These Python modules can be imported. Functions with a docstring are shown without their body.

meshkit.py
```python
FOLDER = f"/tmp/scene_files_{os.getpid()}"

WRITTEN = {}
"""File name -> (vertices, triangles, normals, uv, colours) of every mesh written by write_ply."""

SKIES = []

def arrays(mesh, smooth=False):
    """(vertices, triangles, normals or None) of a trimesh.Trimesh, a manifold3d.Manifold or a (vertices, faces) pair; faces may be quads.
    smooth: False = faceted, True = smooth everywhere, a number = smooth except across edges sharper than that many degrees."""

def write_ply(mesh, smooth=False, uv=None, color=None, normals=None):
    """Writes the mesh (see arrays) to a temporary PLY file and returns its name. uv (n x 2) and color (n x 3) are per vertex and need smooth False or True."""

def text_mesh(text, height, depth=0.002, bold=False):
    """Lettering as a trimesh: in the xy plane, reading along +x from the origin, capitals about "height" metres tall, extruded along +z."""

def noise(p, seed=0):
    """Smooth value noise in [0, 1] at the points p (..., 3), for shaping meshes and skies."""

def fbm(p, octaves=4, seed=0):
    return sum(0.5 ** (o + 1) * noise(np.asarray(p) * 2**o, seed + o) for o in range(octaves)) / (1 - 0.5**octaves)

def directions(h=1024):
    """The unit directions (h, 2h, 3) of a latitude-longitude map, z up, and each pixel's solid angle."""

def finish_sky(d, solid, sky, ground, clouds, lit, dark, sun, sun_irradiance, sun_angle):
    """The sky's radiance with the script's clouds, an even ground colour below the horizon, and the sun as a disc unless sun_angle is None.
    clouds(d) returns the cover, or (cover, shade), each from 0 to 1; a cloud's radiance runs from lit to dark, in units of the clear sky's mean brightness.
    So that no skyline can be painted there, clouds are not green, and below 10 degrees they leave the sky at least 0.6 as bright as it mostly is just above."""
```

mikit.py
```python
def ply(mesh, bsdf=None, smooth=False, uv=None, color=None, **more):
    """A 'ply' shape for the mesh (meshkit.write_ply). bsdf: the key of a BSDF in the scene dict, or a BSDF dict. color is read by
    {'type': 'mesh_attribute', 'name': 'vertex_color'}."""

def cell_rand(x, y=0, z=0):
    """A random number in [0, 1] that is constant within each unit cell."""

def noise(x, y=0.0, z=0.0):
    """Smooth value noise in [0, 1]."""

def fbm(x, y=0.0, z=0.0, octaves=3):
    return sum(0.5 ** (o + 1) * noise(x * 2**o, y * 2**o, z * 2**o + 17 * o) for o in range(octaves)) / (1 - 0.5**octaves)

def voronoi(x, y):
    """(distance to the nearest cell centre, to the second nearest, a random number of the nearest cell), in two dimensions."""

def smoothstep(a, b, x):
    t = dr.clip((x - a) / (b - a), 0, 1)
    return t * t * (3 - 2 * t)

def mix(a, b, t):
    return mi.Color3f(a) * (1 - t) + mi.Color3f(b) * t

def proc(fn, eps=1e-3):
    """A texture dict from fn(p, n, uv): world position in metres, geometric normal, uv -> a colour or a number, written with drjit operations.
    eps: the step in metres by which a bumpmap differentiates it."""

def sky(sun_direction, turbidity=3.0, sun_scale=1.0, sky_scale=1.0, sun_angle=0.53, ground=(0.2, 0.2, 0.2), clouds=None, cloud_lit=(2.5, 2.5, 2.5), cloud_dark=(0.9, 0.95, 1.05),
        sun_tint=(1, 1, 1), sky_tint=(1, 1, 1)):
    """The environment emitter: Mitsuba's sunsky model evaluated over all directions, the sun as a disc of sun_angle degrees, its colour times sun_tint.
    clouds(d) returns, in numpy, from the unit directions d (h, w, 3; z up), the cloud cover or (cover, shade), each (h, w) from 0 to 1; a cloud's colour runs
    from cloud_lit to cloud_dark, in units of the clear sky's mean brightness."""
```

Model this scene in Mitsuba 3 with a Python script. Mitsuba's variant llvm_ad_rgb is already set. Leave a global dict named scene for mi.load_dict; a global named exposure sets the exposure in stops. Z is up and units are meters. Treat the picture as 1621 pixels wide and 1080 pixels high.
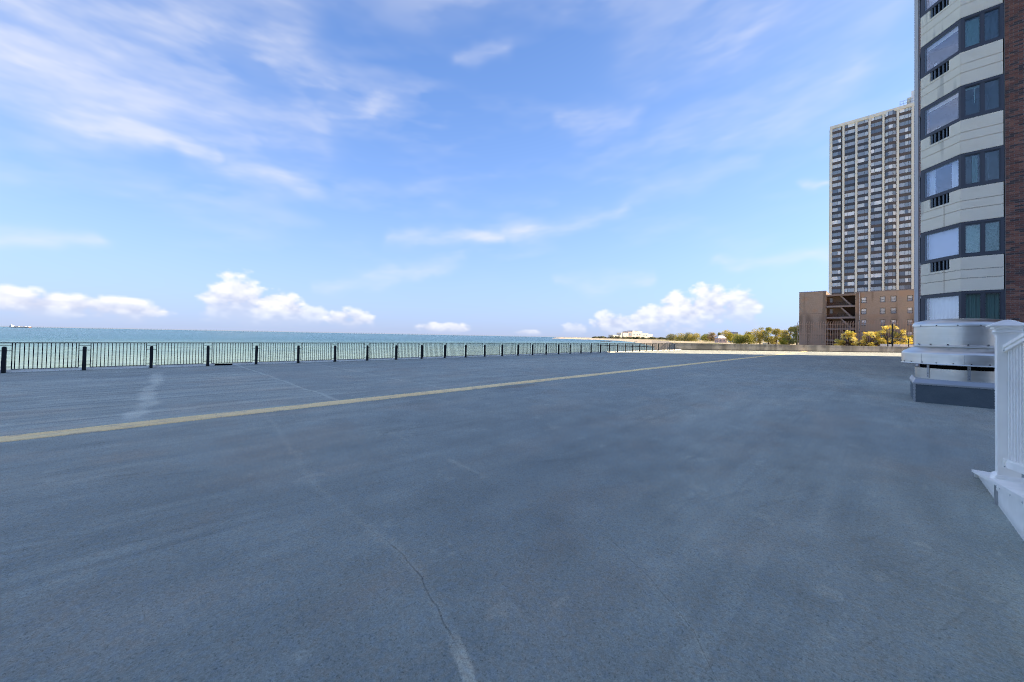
import math, random
import numpy as np, trimesh, drjit as dr, mitsuba as mi
import shapely.geometry as sg
import mikit, meshkit
from mikit import noise, fbm, smoothstep, mix, proc

T = mi.ScalarTransform4f
rng = np.random.default_rng(7)
scene, labels = {}, {}

# ------------------------------------------------------------------ camera, sky, exposure
EYE = np.array([0.0, 0.0, 1.64])
PITCH, ROLL = math.radians(1.0), math.radians(1.09)
FW = np.array([0, math.cos(PITCH), math.sin(PITCH)])
UP0 = np.array([0, -math.sin(PITCH), math.cos(PITCH)])
UPV = -math.sin(ROLL) * np.array([1, 0, 0]) + math.cos(ROLL) * UP0
scene['camera'] = {'type': 'perspective', 'fov': 2 * math.degrees(math.atan(810.5 / 592.0)), 'fov_axis': 'x',
                   'near_clip': 0.05, 'far_clip': 60000.0, 'principal_point_offset_y': 0.0166,
                   'to_world': T().look_at(origin=EYE.tolist(), target=(EYE + FW).tolist(), up=UPV.tolist())}
exposure = 2.78
SUN_AZ, SUN_EL = math.radians(82.0), math.radians(36.0)      # azimuth clockwise from straight ahead
SUN = [math.cos(SUN_EL) * math.sin(SUN_AZ), math.cos(SUN_EL) * math.cos(SUN_AZ), math.sin(SUN_EL)]


def clouds(d):
    az = np.degrees(np.arctan2(d[..., 0], d[..., 1]))
    el = np.degrees(np.arcsin(np.clip(d[..., 2], -1, 1)))
    n1 = meshkit.fbm(d * np.array([9, 9, 26.0]), 5, 3)
    n2 = meshkit.fbm(d * np.array([5, 5, 12.0]) + 4.0, 4, 9)
    wx = (meshkit.fbm(d * 7 + 11.0, 4, 21) - .5) * 9
    wy = (meshkit.fbm(d * 9 + 31.0, 4, 22) - .5) * 5
    k0 = np.cos(np.radians(np.clip(el, 0, 75)))
    fine = meshkit.fbm(np.stack([az * k0 * .13 + el * .17 + wx * .05, el * .50 - az * k0 * .10 + wy * .10, az * 0], -1), 6, 5)
    cir = np.zeros_like(az)

    def stroke(a0, e0, a1, e1, w, s):
        nonlocal cir
        k = np.cos(np.radians(np.clip(el, 0, 80)))
        px, py = (az + wx - a0) * k, el + wy - e0
        qx, qy = (a1 - a0) * math.cos(math.radians((e0 + e1) / 2)), e1 - e0
        t = np.clip((px * qx + py * qy) / (qx * qx + qy * qy), 0, 1)
        r = np.hypot(px - t * qx, py - t * qy) / (w * (1 - .35 * np.abs(2 * t - 1)))
        cir = np.maximum(cir, s * np.exp(-r * r))
    stroke(-60, 26, -36, 22.5, 4.2, .66)
    stroke(-52, 27, -44, 24.5, 3.6, .60)
    stroke(-48, 24, -27, 25, 4.0, .46)
    stroke(-60, 32, -36, 34, 6.5, .46)
    stroke(-40, 33, -28, 30, 4.0, .28)
    stroke(-56, 20.6, -40, 20.0, 1.7, .66)
    stroke(-40, 22.0, -33, 23.2, 1.3, .46)
    stroke(-42, 18.5, -30, 19.0, 2.0, .30)
    stroke(-27.5, 28, -21, 31, 1.9, .34)
    stroke(-9.5, 36.4, -2, 37, 1.3, .32)
    stroke(7, 30.5, 18, 29.4, 2.0, .28)
    stroke(-17, 13.2, -1, 14.8, 1.5, .48)
    stroke(-2, 14.8, 16, 18.6, 1.5, .40)
    stroke(14, 18.5, 32, 22.0, 1.6, .24)
    stroke(24, 27, 42, 28, 3.6, .30)
    stroke(18, 36, 44, 34, 4.6, .28)
    stroke(36.6, 18.0, 38.9, 17.6, .55, .85)
    stroke(-57, 8.5, -47, 8.6, 1.0, .62)
    stroke(-28, 6.8, -8, 10.6, 1.2, .42)
    stroke(30, 10.2, 42, 10.4, 1.0, .42)
    stroke(6, 7.8, 20, 8.8, 1.3, .34)
    thread = meshkit.fbm(np.stack([az * k0 * .35 + el * .3, el * 2.6 - az * k0 * .35 + wy * .35, az * 0 + 3], -1), 4, 15)
    streak = (.42 + .80 * np.clip((fine - .28) / .44, 0, 1)) * np.clip(.45 + 1.0 * n2, 0, 1.2) * (.80 + .45 * (thread - .3))
    cir = np.clip(cir * streak * .9, 0, .58)
    # thin veil everywhere, with denser cloud added overhead, out of frame, to brighten the shade
    veil_fill = .30 * np.clip((n2 - .44) / .34, 0, 1) * np.clip((fine - .35) / .4, 0, 1) * np.clip((el - 6) / 10, 0, 1)
    veil_fill = np.maximum(veil_fill, .78 * np.clip((n2 - .40) / .22, 0, 1) * (.35 + .65 * np.clip((fine - .3) / .35, 0, 1)) * np.clip((el - 36) / 14, 0, 1))
    cir = np.clip(cir + veil_fill, 0, .9)
    # heaped clouds low over the lake and the coast
    pts = np.stack([az * .30, el * .52, az * 0], -1)
    lump = meshkit.fbm(pts, 6, 41)
    small = meshkit.fbm(pts * 3.1 + 7, 5, 43)
    cum, shade = np.zeros_like(az), np.zeros_like(az)
    for a, b, w, h, s in [(-51.5, 1.2, 5.0, 2.6, 1), (-46.4, 1.1, 4.0, 2.4, .95), (-36.2, 1.8, 3.6, 5.4, 1), (-32.2, 1.6, 3.4, 3.9, 1), (-28.4, 1.4, 2.6, 2.5, .7), (-23.4, 1.1, 3.4, 2.5, .85),
                          (-10.8, .5, 4.2, 1.45, .8), (2.6, .3, 2.4, .8, .6), (9.4, .6, 2.2, 1.8, .5), (15.5, .8, 4.0, 3.3, .8), (20.4, 1.1, 3.8, 4.4, .85), (24.2, 1.5, 3.5, 5.6, 1), (27.6, 1.8, 3.3, 6.7, 1),
                          (31.2, 2.2, 2.6, 5.4, .9), (-62, 1, 7, 3, .9), (-80, 1, 9, 4, .9), (55, 1.2, 8, 4, .9), (80, 1, 9, 4.5, .9), (110, 1, 11, 4, .9), (-112, 1, 12, 4, .9), (150, 1, 14, 5, .9), (-150, 1, 14, 4, .9)]:
        x = (az - a) / w
        y = (el - b) / h
        env = 1 - x * x * .95 - np.where(y > .38, ((y - .38) / .62) ** 2, ((.38 - y) / .75) ** 2)
        f = env + (lump - .5) * 1.6 + (small - .5) * 1.0
        c = np.clip((f - .04) / .58, 0, 1)
        c = c * c * (3 - 2 * c) * s * np.clip(.25 + 1.5 * (y + .12), 0, 1)
        sh = np.clip(.95 - 1.05 * y - (small - .5) * 1.7 - (lump - .5) * .8, 0, 1)
        shade = np.where(c > cum, sh, shade)
        cum = np.maximum(cum, c)
    cum *= .88
    haze = .88 * np.exp(-np.clip(el, 0, 90) / 13.0)
    sh0 = .72 * np.where(cum > .02, shade, 0) * cum + .30 * cir * (1 - cum) + 1.0 * haze * (1 - cir) * (1 - cum)
    cover = 1 - (1 - cir) * (1 - cum) * (1 - haze)
    sh = sh0 / np.maximum(cum + cir * (1 - cum) + haze * (1 - cir) * (1 - cum), 1e-4)
    return cover, np.clip(sh, 0, 1)


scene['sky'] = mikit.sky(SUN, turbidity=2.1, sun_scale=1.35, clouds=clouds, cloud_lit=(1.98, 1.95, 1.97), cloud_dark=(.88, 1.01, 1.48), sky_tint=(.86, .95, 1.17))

# ------------------------------------------------------------------ frames and mesh helpers
A = math.radians(44.7)
UX, VX = np.array([math.sin(A), math.cos(A), 0]), np.array([-math.cos(A), math.sin(A), 0])   # along the deck edge, towards the lake


def W(u, v, z=0.0):
    return UX * u + VX * v + np.array([0, 0, z])


def UVM(p):
    return p.x * math.sin(A) + p.y * math.cos(A), p.y * math.sin(A) - p.x * math.cos(A)


BOXF = np.array([[0, 2, 3], [0, 3, 1], [4, 5, 7], [4, 7, 6], [0, 1, 5], [0, 5, 4], [2, 6, 7], [2, 7, 3], [0, 4, 6], [0, 6, 2], [1, 3, 7], [1, 7, 5]])


def boxc(c):
    """c: 8 corners, index = 4*z + 2*b + a with (a, b, z) right-handed"""
    return trimesh.Trimesh(np.asarray(c, float), BOXF, process=False)


class Frame:
    """origin, d along the face, n outward; (s, o, z): s along, o outward"""
    def __init__(self, o, d, n):
        self.o, self.d, self.n = np.array([*o[:2], 0.0]), np.array(d, float), np.array(n, float)
        self.flip = np.cross(self.d, self.n)[2] < 0

    def p(self, s, o, z):
        return self.o + self.d * s + self.n * o + np.array([0, 0, z])

    def box(self, s0, s1, o0, o1, z0, z1):
        m = boxc([self.p(s, o, z) for z in (z0, z1) for o in (o0, o1) for s in (s0, s1)])
        if self.flip:
            m.invert()
        return m

    def poly(self, pts, o0, o1):
        """extrude the (s, z) polygon from o0 to o1"""
        m = trimesh.creation.extrude_polygon(sg.Polygon(pts), o1 - o0, engine='earcut')
        v = m.vertices
        m = trimesh.Trimesh(self.o + np.outer(v[:, 0], self.d) + np.outer(v[:, 2] + o0, self.n) + np.outer(v[:, 1], [0, 0, 1]), m.faces, process=False)
        if m.volume < 0:
            m.invert()
        return m


DK = Frame((0, 0), UX, VX)       # deck frame: (u, v, z)


def cat(ms):
    return trimesh.util.concatenate(list(ms))


def tube(p0, p1, r0, r1=None, n=8):
    p0, p1 = np.array(p0, float), np.array(p1, float)
    r1 = r0 if r1 is None else r1
    z = (p1 - p0) / np.linalg.norm(p1 - p0)
    x = np.cross(z, [0, 0, 1] if abs(z[2]) < .9 else [1, 0, 0])
    x /= np.linalg.norm(x)
    y = np.cross(z, x)
    a = np.arange(n) * 2 * np.pi / n
    ring = np.cos(a)[:, None] * x + np.sin(a)[:, None] * y
    v = np.vstack([p0 + ring * r0, p1 + ring * r1, [p0], [p1]])
    i = np.arange(n)
    j = (i + 1) % n
    f = np.vstack([np.stack([i, j, j + n], 1), np.stack([i, j + n, i + n], 1), np.stack([j, i, i * 0 + 2 * n], 1), np.stack([i + n, j + n, i * 0 + 2 * n + 1], 1)])
    return trimesh.Trimesh(v, f, process=False)


def lathe(prof, c, n=64, a0=0.0):
    """prof: list of (r, z) from the bottom up; closed solid of revolution about the vertical through c"""
    prof = np.array(prof, float)
    a = a0 + np.arange(n) * 2 * np.pi / n
    v = np.vstack([np.stack([c[0] + r * np.cos(a), c[1] + r * np.sin(a), a * 0 + z], 1) for r, z in prof])
    i = np.arange(n)
    j = (i + 1) % n
    f = []
    for k in range(len(prof) - 1):
        f += [np.stack([k * n + i, k * n + j, (k + 1) * n + j], 1), np.stack([k * n + i, (k + 1) * n + j, (k + 1) * n + i], 1)]
    return trimesh.Trimesh(v, np.vstack(f), process=False)


used = {}


def num(base):
    k = used.get(base, 0)
    used[base] = k + 1
    return base if k == 0 else f'{base}_{k:03d}'


def put(name, mesh, mat, parent=None, smooth=False, **kw):
    key = num((parent + '__' if parent else '') + name)
    scene[key] = mikit.ply(mesh, mat, smooth=smooth, **kw)
    return key


def tag(key, label=None, cat=None, group=None, kind=None):
    e = {k: v for k, v in (('label', label), ('category', cat), ('group', group), ('kind', kind)) if v}
    labels.setdefault(key, {}).update(e)
    return key


def thing(name, label, cat, group=None):
    return tag(num(name), label, cat, group)


# ------------------------------------------------------------------ materials
def mat(name, d):
    scene[name] = d
    return name


def rgb(*c):
    return {'type': 'rgb', 'value': list(c)}


def diffuse(name, *c):
    return mat(name, {'type': 'twosided', 'b': {'type': 'diffuse', 'reflectance': rgb(*c)}})


def princ(name, c, rough=.5, spec=.5, metal=0.0, **kw):
    c = c if isinstance(c, dict) else rgb(*c)
    return mat(name, {'type': 'twosided', 'b': {'type': 'principled', 'base_color': c, 'roughness': rough, 'specular': spec, 'metallic': metal, **kw}})


def pw(x, xs, ys):
    out = mi.Float(ys[0])
    for a, b, p, q in zip(xs[:-1], xs[1:], ys[:-1], ys[1:]):
        out = dr.select(x > a, p + (q - p) * dr.clip((x - a) / (b - a), 0, 1), out)
    return out


def deck_color(p, n, uv):
    u, v = UVM(p)
    big = fbm(u * .22, v * .34, 3.0, 3)
    mid = fbm(u * .75 + 5, v * 1.5, 9.0, 3)
    stroke = fbm(u * .55 + noise(v * 3.0) * .6, v * 7.5, 1.0, 3)
    thin = noise(u * .4 + 3, v * 26.0, 2.0)
    c = mix((0.252, 0.291, 0.306), (0.375, 0.400, 0.382), smoothstep(.02, .98, big * .55 + mid * .45))
    c = mix(c, (0.455, 0.463, 0.428), .20 * smoothstep(.52, .80, stroke) * smoothstep(.35, .65, big))
    c = mix(c, (0.183, 0.204, 0.212), .18 * smoothstep(.50, .22, stroke) * smoothstep(.30, .6, mid))
    c = mix(c, (0.183, 0.208, 0.222), .18 * smoothstep(.74, .9, thin) * smoothstep(.4, .6, mid))
    # older, paler coat between the painted line and the rail
    strip = smoothstep(9.22, 9.3, v)
    old = strip * (.45 + .55 * smoothstep(3.55, 3.42, u)) * smoothstep(19.6, 18.4, v + 1.4 * noise(u * .8))
    c = mix(c, (0.514, 0.529, 0.484), old * (.20 + .38 * smoothstep(.35, .7, stroke)))
    c = mix(c, (0.252, 0.283, 0.285), .5 * strip * smoothstep(.72, .86, noise(u * .22, v * 13.0, 5.0)))
    # joints across the deck
    wob = (noise(v * 1.7, 4.0) - .5) * .10
    for u0, w, s in ((6.75, .06, .5), (3.55, .07, .6), (13.4, .05, .3), (20.2, .05, .3)):
        jl = smoothstep(w, w * .3, dr.abs(u - u0 - wob)) * smoothstep(9.2, 9.6, v) * (.55 + .45 * noise(v * 2.3, u0))
        c = mix(c, (0.619, 0.642, 0.587), s * jl)
    t1 = dr.abs(u - .39 - (noise(v * .7, 7.0) - .5) * .16 - .0615 * (v - 14.5)) - .06 - .12 * noise(v * 2.6, 8.0) - .10 * (noise(u * 5, v * 5, 4.0) - .5)
    c = mix(c, (0.690, 0.686, 0.616), .72 * smoothstep(.10, -.08, t1) * smoothstep(9.3, 10.2, v) * smoothstep(20.5, 18.5, v) * (.45 + .55 * mid))
    # the two old cracks that run towards the camera
    f = noise(v * 9.0, 2.0) - .5
    c1 = pw(v, [.2, 1.38, 1.91, 2.2, 2.51, 4.29, 8.06], [1.06, 1.16, 1.33, 1.40, 1.45, 1.41, 1.84]) + f * .03
    d1 = dr.abs(u - c1)
    keep = smoothstep(9.0, 8.0, v) * smoothstep(-1, .1, v)
    c = mix(c, (0.464, 0.470, 0.432), .42 * keep * smoothstep(.10, .01, d1 + .05 * noise(u * 6, v * 6)) * smoothstep(-.25, .6, noise(v * 1.9, 6.0)))
    c = mix(c, (0.103, 0.116, 0.120), .50 * keep * smoothstep(.009, .002, d1) * smoothstep(3.4, 2.2, v))
    c = mix(c, (0.603, 0.603, 0.543), .7 * keep * smoothstep(.035, .012, dr.abs(d1 - .012)) * smoothstep(1.75, 1.5, v))
    c2 = pw(v, [.3, .56, .75, 1.19, 1.61, 3.15, 7.0], [1.6, 2.01, 2.26, 2.57, 2.79, 2.92, 3.1]) + f * .02
    d2 = dr.abs(u - c2)
    c = mix(c, (0.478, 0.489, 0.449), .5 * smoothstep(7.5, 4.0, v) * smoothstep(.07, .01, d2 + .03 * noise(u * 8, v * 8)) * smoothstep(.4, .65, noise(v * 2.6, 3.0)))
    c = mix(c, (0.138, 0.152, 0.154), .45 * smoothstep(2.0, 1.5, v) * smoothstep(.007, .002, d2))
    # rusty stain by the line, scuffs
    r = dr.sqrt(dr.square((u - 8.9) / 1.5) + dr.square((v - 8.55) / .30)) + (mid - .5) * .8
    c = mix(c, (0.177, 0.159, 0.138), .55 * smoothstep(1.0, .5, r))
    sc = smoothstep(.80, .88, noise(u * 3.1 + 40, v * 4.3, 12.0)) * smoothstep(.5, .75, noise(u * 14, v * 14, 3.0))
    c = mix(c, (0.668, 0.666, 0.597), .16 * sc)
    # chips and grit
    c = c * mi.Color3f(.91, .915, .80)
    sw = fbm(u * .30 + 2, v * 2.4, 41.0, 4)
    c = c * (.95 + .10 * smoothstep(.25, .75, sw))
    c = mix(c, c * mi.Color3f(1.10, 1.03, .98), .5 * smoothstep(.55, .8, fbm(u * .5 + 9, v * 1.6, 44.0, 3)))
    sw2 = noise(u * .35, v * 9.0 + u * .8, 47.0)
    c = c * (1 - .08 * smoothstep(.70, .95, sw2) * smoothstep(.4, .6, noise(u * .3, v * .5, 48.0)))
    blot = fbm(u * 2.6, v * 3.4, 21.0, 4)
    c = c * (.85 + .30 * blot)
    c = mix(c, c * mi.Color3f(1.07, .99, .95), smoothstep(.5, .75, fbm(u * .9 + 7, v * 1.3, 25.0, 3)))
    sc2 = noise(u * 1.4 - v * .5, v * 24 + u * 9, 31.0)
    c = mix(c, c * .88, smoothstep(.80, .95, sc2) * smoothstep(.5, .7, noise(u * .7, v * .7, 33.0)))
    g = noise(u * 95, v * 95, 1.0)
    g2 = noise(u * 230, v * 230, 5.0)
    g3 = noise(u * 42 + 9, v * 42, 2.0)
    c = c * (.86 + .28 * g) * (.83 + .34 * g2)
    c = c * (1 - .30 * smoothstep(.78, .92, noise(u * 130 + 4, v * 130, 8.0)))
    c = mix(c, c * mi.Color3f(1.22, .98, .84), .30 * smoothstep(.58, .85, g3))
    c = mix(c, c * mi.Color3f(.80, .95, 1.20), .28 * smoothstep(.45, .15, g3))
    return c


def deck_bump(p, n, uv):
    u, v = UVM(p)
    return noise(u * 60, v * 60, 1.0) * .55 + noise(u * 150, v * 150, 2.0) * .30 + noise(u * 16, v * 26, 2.0) * .6


mat('m_deck', {'type': 'bumpmap', 'arbitrary': proc(deck_bump, 2e-3), 'scale': .0022,
               'b': {'type': 'principled', 'base_color': proc(deck_color), 'roughness': .72, 'specular': .35}})


def line_color(p, n, uv):
    u, v = UVM(p)
    w = fbm(u * 1.3, v * 5, 1.0, 3)
    c = mix((.92, .65, .29), (.96, .75, .39), w)
    c = mix(c, (.40, .36, .29), .5 * smoothstep(.62, .85, noise(u * 5, v * 22, 3.0)))
    return c * (.85 + .3 * noise(u * 70, v * 70))


princ('m_line', proc(line_color), .75, .3)


def concrete_color(p, n, uv):
    h = p.x * .83 + p.y * .35
    st = fbm(h * 1.3, p.z * .12, 2.0, 4)
    c = mix((.21, .205, .19), (.38, .365, .34), smoothstep(.3, .72, st))
    c = mix(c, (.13, .125, .12), .6 * smoothstep(.55, .8, noise(h * 2.2, p.z * .25, 8.0)) * smoothstep(.2, 1.0, p.z))
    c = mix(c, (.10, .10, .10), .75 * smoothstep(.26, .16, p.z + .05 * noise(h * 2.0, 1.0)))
    return c * (.9 + .2 * noise(p.x * 9, p.y * 9, p.z * 9))


princ('m_concrete', proc(concrete_color), .85, .3)


def panel_color(p, n, uv):
    h = p.x + p.y
    c = mix((.84, .71, .53), (.92, .80, .62), fbm(p.x * 2.2, p.y * 2.2, p.z * 2.0, 4))
    run = smoothstep(.60, .85, noise(h * 6.0, p.z * .35, 5.0)) * smoothstep(.45, .75, noise(h * 1.1, p.z * .9, 6.0))
    c = mix(c, (.36, .33, .28), .45 * run)
    rust = smoothstep(.84, .93, noise(h * 7.0, 3.0)) * smoothstep(.5, .85, noise(p.z * .7, h * .4, 2.0))
    c = mix(c, (.42, .28, .15), .5 * rust)
    return c * (.95 + .1 * noise(p.x * 120, p.y * 120, p.z * 120))


princ('m_panel', proc(panel_color), .8, .3)


def far_brick(p, n, uv):
    u, v = UVM(p)
    h = dr.select(dr.abs(n.x * math.sin(A) + n.y * math.cos(A)) > .6, v, u)
    row = dr.floor(p.z / .0745)
    q = h / .213 + .5 * (row - 2 * dr.floor(row / 2))
    r = mikit.cell_rand(dr.floor(q), row, 3)
    c = mix((.15, .062, .044), (.27, .112, .074), r)
    c = mix(c, (.055, .040, .042), smoothstep(.72, .76, mikit.cell_rand(dr.floor(q), row, 9)))
    fz = p.z / .0745 - row
    fx = q - dr.floor(q)
    return mix(c, (.20, .18, .165), dr.maximum(smoothstep(.16, .10, fz), smoothstep(.06, .03, fx)))


princ('m_brickwall', proc(far_brick), .85, .3)


def old_brick(p, n, uv):
    u, v = UVM(p)
    h = dr.select(dr.abs(n.x * math.sin(A) + n.y * math.cos(A)) > .6, v, u)
    row = dr.floor(p.z / .075)
    q = h / .21 + .5 * (row - 2 * dr.floor(row / 2))
    r = mikit.cell_rand(dr.floor(q), row, 3)
    w = fbm(h * .35, p.z * .5, 4.0, 4)
    c = mix((.345, .26, .185), (.455, .36, .27), .5 * r + .5 * w)
    c = mix(c, (.44, .34, .25), .6 * smoothstep(.55, .75, noise(h * .25 + 3, p.z * .4, 2.0)))
    c = mix(c, (.11, .075, .055), .5 * smoothstep(.60, .85, noise(h * 1.2, p.z * .15, 6.0)))
    c = mix(c, (.46, .27, .15), .35 * smoothstep(.62, .8, noise(h * .55, p.z * .6, 11.0)))
    return c


princ('m_oldbrick', proc(old_brick), .9, .2)
for i, c in enumerate([(.18, .070, .048), (.24, .095, .062), (.29, .125, .080), (.075, .050, .046), (.14, .070, .054)]):
    princ(f'm_brick{i}', c, .8, .35)
diffuse('m_mortar', .30, .275, .25)


def lake_color(p, n, uv):
    u, v = UVM(p)
    off = dr.maximum(v - 22 - .10 * u, 0)
    t = smoothstep(20, 520, off + 90 * (fbm(u * .012, v * .02, 1.0, 3) - .5) * smoothstep(0, 100, off))
    c = mix((.13, .195, .185), (.080, .150, .160), smoothstep(0, .55, t))
    c = mix(c, (.028, .078, .112), smoothstep(.45, 1.0, t))
    c = mix(c, (.22, .27, .20), .25 * smoothstep(.55, .75, noise(u * .06, v * .16, 4.0)) * smoothstep(120, 40, off))
    band = fbm(u * .014, v * .05, 7.0, 3)
    c = c * (.86 + .28 * band)
    k = noise(u * .22, v * .55, 3.0) * .6 + noise(u * .7, v * 1.5, 2.0) * .4
    c = c * (.62 + .76 * k)
    cap = smoothstep(.93, .97, noise(u * .16 + 3, v * .42, 9.0)) * smoothstep(.6, .8, noise(u * .9, v * 2.2, 1.0)) * smoothstep(500, 200, off)
    return mix(c, (.72, .76, .76), .6 * cap)


def lake_bump(p, n, uv):
    u, v = UVM(p)
    s = u * .25 + v
    q = u - v * .25
    off = dr.maximum(v - 22 - .10 * u, 0)
    return 1 / (1 + dr.square(off / 420)) * (noise(q * .09, s * .22, 1.0) * 1.5 + noise(q * .3 + 5, s * .75, 2.0) * .8 + noise(q * .9, s * 1.9, 3.0) * .36 + noise(q * 2.6, s * 4.0, 4.0) * .12)


mat('m_lake', {'type': 'bumpmap', 'arbitrary': proc(lake_bump, .05), 'scale': .55,
               'b': {'type': 'principled', 'base_color': proc(lake_color), 'roughness': .30, 'specular': .25}})


def land_color(p, n, uv):
    w = fbm(p.x * .03, p.y * .03, 1.0, 4)
    c = mix((.30, .24, .15), (.17, .17, .07), smoothstep(.4, .65, w))
    return mix(c, (.42, .36, .27), smoothstep(.58, .75, noise(p.x * .05, p.y * .02, 7.0)))


princ('m_land', proc(land_color), .9, .2)
diffuse('m_sand', .50, .43, .33)
princ('m_pilaster', (.40, .37, .36), .85, .3)
diffuse('m_rock', .14, .14, .135)
def vinyl(p, n, uv):
    w = fbm(p.x * 6, p.y * 6, p.z * 5, 4)
    c = mix((.95, .91, .81), (.90, .86, .77), smoothstep(.35, .7, w))
    drip = smoothstep(.62, .85, noise(p.x * 40 + p.y * 40, p.z * 2.2, 3.0)) * smoothstep(.5, .75, noise(p.x * 9, p.y * 9, p.z * 1.3))
    c = mix(c, (.66, .62, .55), .28 * drip)
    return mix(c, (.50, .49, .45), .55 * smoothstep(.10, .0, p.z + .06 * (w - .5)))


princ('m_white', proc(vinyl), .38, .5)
princ('m_kerb', (.92, .92, .82), .6, .4)
princ('m_iron', (.009, .014, .019), .5, .3)
princ('m_bronze', (.055, .055, .066), .45, .5)
princ('m_grille', (.26, .30, .33), .45, .5, .6)
diffuse('m_black', .008, .009, .010)


def alu(p, n, uv):
    w = fbm(p.x * 3, p.y * 3, p.z * 14, 3)
    return mix((.68, .65, .58), (.80, .765, .69), w)


def alu_rough(p, n, uv):
    return .27 + .16 * fbm(p.x * 5, p.y * 5, p.z * 9, 3)


mat('m_alu', {'type': 'twosided', 'b': {'type': 'principled', 'base_color': proc(alu), 'roughness': proc(alu_rough), 'metallic': 1.0, 'specular': .5}})
princ('m_alu_flat', (.46, .47, .47), .42, .5, .85)
princ('m_screw', (.10, .10, .10), .5, .5, .5)


def curb_color(p, n, uv):
    c = mix((.085, .108, .120), (.130, .152, .160), fbm(p.x * 5, p.y * 5, p.z * 5, 3))
    return c * (.85 + .3 * noise(p.x * 80, p.y * 80, p.z * 80))


princ('m_curb', proc(curb_color), .75, .35)
mat('m_glass', {'type': 'thindielectric', 'int_ior': 1.85, 'specular_reflectance': rgb(.92, .95, 1.0)})
mat('m_glass_clear', {'type': 'thindielectric', 'int_ior': 1.5, 'specular_transmittance': rgb(.80, .90, .88)})
diffuse('m_room', .10, .10, .10)
diffuse('m_room_dark', .03, .03, .032)
diffuse('m_blind_white', .86, .85, .82)
diffuse('m_blind_grey', .62, .62, .68)
diffuse('m_drape_teal', .30, .40, .39)
diffuse('m_drape_white', .78, .80, .80)
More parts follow.
